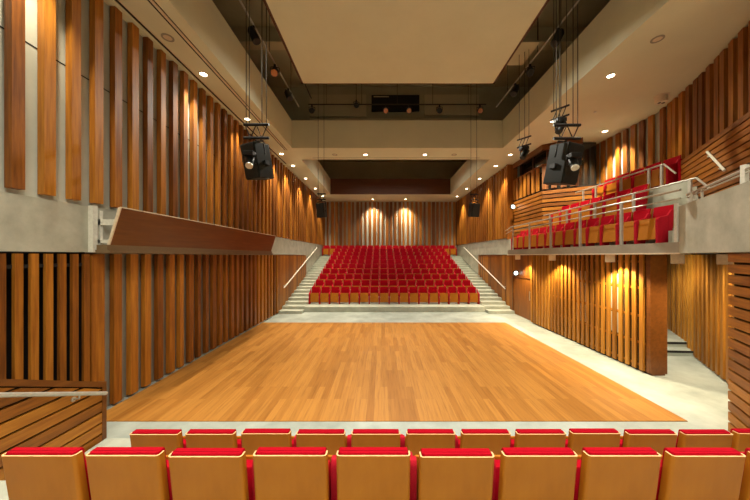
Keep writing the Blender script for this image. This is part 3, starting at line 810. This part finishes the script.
def cushion_mesh():
    mb = MB(); w = W_ / 2 - T_ - .002
    def sec(z, dy, y0, y1, ins=0): 
        r = .014
        return [(-w + ins, y0 + dy, z), (-w + ins, y1 - r + dy, z), (-w + r, y1 + dy - ins, z), (w - r, y1 + dy - ins, z), (w - ins, y1 - r + dy, z), (w - ins, y0 + dy, z)]
    lv = [(ZT + .016, 0.0, .016), (ZT + .011, 0, .004), (ZT + .0, 0, 0), (.6, -.031, 0), (ZBt + .01, -LEAN, 0)]
    vs = []
    for z, dy, ins in lv: vs += sec(z, dy, -D_ - .02 + ins, -T_ - .002, ins)
    fs = []; n = 6
    for l in range(len(lv) - 1):
        for k in range(n):
            fs.append((l * n + k, l * n + (k + 1) % n, (l + 1) * n + (k + 1) % n, (l + 1) * n + k))
    fs.append(tuple(range(n))); fs.append(tuple(range((len(lv) - 1) * n, len(lv) * n))[::-1])
    mb.add(vs, fs)
    return mb.mesh('back_cushion', 'red', smooth=True)
def pan_mesh():
    mb = MB(); mb.prism_x([(-.455, .10), (-.415, .57), (-.395, .57), (-.432, .10)], -.213, .213)
    return mb.mesh('seat_pan', 'ply', bevel=.006)
def pancush_mesh():
    mb = MB(); mb.prism_x([(-.43, .115), (-.395, .555), (-.30, .56), (-.33, .115)], -.19, .19)
    return mb.mesh('seat_cushion', 'red', bevel=.02, smooth=True)
def arm_mesh():
    mb = MB(); mb.prism_x([(-.47, 0), (-.48, .52), (-.455, .565), (-.25, .62), (-.24, 0)], -.029, .029)
    mb.prism_x([(-.245, .1), (-.245, .62), (-.17, .74), (-.125, .745), (-.11, .70), (-.16, .1)], -.024, .024)
    return mb.mesh('armrest', 'red_arm', bevel=.008, smooth=True)
ME = dict(back_shell=shell_mesh(), back_cushion=cushion_mesh(), seat_pan=pan_mesh(), seat_cushion=pancush_mesh(), armrest=arm_mesh())
def raw(name, key, parent, loc=(0, 0, 0)):
    o = bpy.data.objects.new(name, ME[key]); COL.objects.link(o); o.parent = parent; o.location = loc; return o
SEAT = None; RS = random.Random(3)
def seat(x, y, z, rz, label, group, first, pitch=.52):
    global SEAT
    if SEAT is None:
        SEAT = empty('theatre_seat', (0, 0, 0), label, 'theatre seat', group)
        for k in ('back_shell', 'back_cushion', 'seat_pan', 'seat_cushion'): raw(k, k, SEAT)
        raw('armrest', 'armrest', SEAT, (.26, 0, 0))
        o = SEAT
    else:
        o = SEAT.copy(); COL.objects.link(o)
        for ch in SEAT.children:
            if ch.location.x < -.2: continue
            c = ch.copy(); COL.objects.link(c); c.parent = o
    if first:
        raw('armrest', 'armrest', o, (-.26, 0, 0))
    o.location = (x, y, z); o.rotation_euler = (RS.uniform(-.010, .010), 0, rz)
    o['label'] = label; o['group'] = group
    return o
def far_ord(j):
    return ['first', 'second', 'third', 'fourth', 'fifth', 'sixth', 'seventh', 'eighth', 'ninth', 'tenth', 'eleventh', 'twelfth', 'thirteenth', 'fourteenth', 'fifteenth', 'sixteenth', 'seventeenth', 'eighteenth', 'nineteenth', 'twentieth', 'twenty-first'][j]
for k in range(10):
    n = 21 if k == 9 else 17
    rn = ['front row', 'second row', 'third row', 'fourth row', 'fifth row', 'sixth row', 'seventh row', 'eighth row', 'ninth row', 'rearmost row'][k]
    for j in range(n):
        x = XM + .52 * (j - (n - 1) / 2)
        seat(x, 15.03 + .917 * k, zf(k), 0, f'red tip-up seat of the far block, {rn}, {far_ord(j)} from the left', 'far block seats', j == 0)
for j in range(12):
    lab = 'wood-backed red seat, second row from the viewer, ' + far_ord(j) + ' from the left'
    seat(-2.132 + .52 * j, 2.621, .25, PI, lab, 'near block seats', j == 11)
for j in range(10):
    lab = 'wood-backed red seat in the row nearest the viewer, ' + far_ord(j) + ' from the left'
    seat(-2.130 + .52 * j, 1.722, .684, PI, lab, 'near block seats', j == 9)
# gallery rows, facing the stage (towards -x)
for j in range(13):
    seat(6.43, 6.32 + .52 * j, 3.03, -PI / 2, f'red gallery seat in the front row by the railing, {far_ord(j)} from the near end', 'right gallery seats', j == 12)
for j in range(7):
    seat(7.2, 7.72 + .52 * j, 3.84, -PI / 2, f'red gallery seat in the middle row, {far_ord(j)} from the near end', 'right gallery seats', j == 6)
for j in range(5):
    seat(7.98, 7.62 + .52 * j, 4.58, -PI / 2, f'red gallery seat in the top row, {far_ord(j)} from the near end', 'right gallery seats', j == 4)
for o in (COL.objects,): pass
mb = MB(); mb.box(-.24, .24, -.03, .03, .05, .82)
o = mb.build('upholstered_screen', 'red', bevel=.015); o.location = (7.80, 7.22, 4.42); o.rotation_euler = (0, 0, math.radians(25))
tag(o, 'dark red upholstered end screen beside the top gallery row and boarded balustrade', 'screen')

# ------------------------------------------------------------------ unseen end of the hall behind the viewer
mb = MB(); mb.box(-6, 9, -3.3, -3, 0, 8.5); struct(mb.build('wall_front', 'pale'), 'plain wall behind the viewer')
mb = MB(); mb.box(8.9, 9.2, -3, 5.0, 0, 8.5); struct(mb.build('wall_right_front', 'pale'), 'plain right wall behind the near gallery')

# ------------------------------------------------------------------ lights
WARM = (1.0, 0.865, 0.62); MID = (1.0, 0.95, 0.80)
def spot(loc, aim, power, size, blend=.5, col=WARM, r=.06):
    l = bpy.data.lights.new('lamp', 'SPOT'); l.energy = power; l.spot_size = math.radians(size); l.spot_blend = blend
    l.color = col; l.shadow_soft_size = r
    o = bpy.data.objects.new('lamp', l); COL.objects.link(o); o.location = loc
    o.rotation_euler = (Vector(aim) - Vector(loc)).to_track_quat('-Z', 'Y').to_euler()
    return o
def area(loc, aim, power, sx, sy, col=MID, spread=180):
    l = bpy.data.lights.new('fill_area', 'AREA'); l.shape = 'RECTANGLE'; l.size = sx; l.size_y = sy; l.energy = power; l.color = col
    l.spread = math.radians(spread)
    o = bpy.data.objects.new('fill_area', l); COL.objects.link(o); o.location = loc
    o.rotation_euler = (Vector(aim) - Vector(loc)).to_track_quat('-Z', 'Y').to_euler()
    return o
P_DOWN = 150
for x, y in LAMPS:
    if 5 < x < 6 and 9 < y < 10: spot((x, y, ZC - .04), (7.3, 11.0, 4.0), 750, 80, .7); continue
    spot((x, y, ZC - .04), (x + (1.2 if x > 8 else 0) - (.06 if x < -4 else 0) + (.06 if 5 < x < 6 else 0), y + (3.6 if y > 22 else 0), 0), P_DOWN * (5.0 if x > 8 else 2.6 if (x > 5 and 9 < y < 10) else 3.6 if y > 22 else 4.0 if y > 12 and abs(x - XM) > 4 else 2.0 if y > 12 else 2.8 if x > 8 else 2.2 if x < 0 else 1.6), 82, .7)
for y in (1.6, 3.7): spot((-4.47, y, ZC - .04), (-4.55, y, 0), P_DOWN * 2.4, 84, .8)
spot((7.95, 8.0, ZC - .22), (6.6, 8.0, 3.2), 120, 100, .7)
for y in (2.0, 4.2): spot((5.82, y, ZC - .04), (5.82, y, 0), P_DOWN, 100, .6)
for x, y in BOXES: spot((x, y, ZS - .24), (x + .62, y, 0), 290 if y > 6 else 110, 122, .5, (1.0, .80, .50))
for y in (3.2, 6.4, 9.6):
    spot((-3.1, y, 8.7), (-1.4, y + .3, 0), 560, 58, 1.0, MID, .15)
    spot((4.3, y, 8.7), (2.7, y + .3, 0), 700, 62, 1.0, MID, .15)
spot((-0.6, 11.2, 9.0), (-0.2, 8.3, 0), 470, 66, 1.0, MID, .15)
spot((2.0, 11.2, 9.0), (1.5, 8.3, 0), 470, 66, 1.0, MID, .15)
for x, y in ((7.6, 7.6), (8.3, 8.9), (7.0, 5.6), (7.5, 10.6)): spot((x, y, ZS - .06), (x + .5, y + .2, 0), 55, 130, .6, WARM)  # unseen spots added to brighten the passage under the gallery
spot((7.1, 7.5, ZS - .06), (8.6, 7.6, 1.3), 110, 115, .8, WARM)  # another unseen spot, added to brighten the lobby slats
spot((6.5, 5.6, ZS - .3), (7.6, 6.1, 1.3), 60, 110, .8, WARM)
area((.5, .2, 7.2), (.5, .6, 0), 480, 6, 2.0, MID, 150)  # unseen fill light added above the near seats
spot((1.2, 11.5, 8.9), (5.4, 4.8, 3.4), 1400, 56, .9, MID, .12)  # spot added in the roof void to brighten the gallery parapet
spot((-.6, 11.5, 8.9), (-5.0, 4.4, 3.5), 700, 48, .9, MID, .12)  # its left counterpart, added to brighten the left concrete band
area((.6, 17, 8.8), (.6, 17, 0), 260, 6, 4, MID, 140)  # unseen fill light in the far ceiling opening
w = bpy.data.worlds.new('world'); scene.world = w; w.use_nodes = True
w.node_tree.nodes['Background'].inputs[0].default_value = (1.0, .85, .65, 1)
w.node_tree.nodes['Background'].inputs[1].default_value = 0.05

# ------------------------------------------------------------------ camera
cam = bpy.data.cameras.new('camera'); co = bpy.data.objects.new('camera', cam); COL.objects.link(co)
cam.sensor_width = 36; cam.lens = 36 * 280 / 750
cam.shift_x = -6.3 / 750; cam.shift_y = 5.8 / 750
cam.clip_start = .05
co.location = (0, 0, 2.77); co.rotation_euler = (PI / 2, 0, 0)
scene.camera = co
scene.view_settings.view_transform = 'Standard'; scene.view_settings.look = 'None'
scene.view_settings.gamma = 1; scene.view_settings.use_curve_mapping = False
scene.view_settings.exposure = 0.30
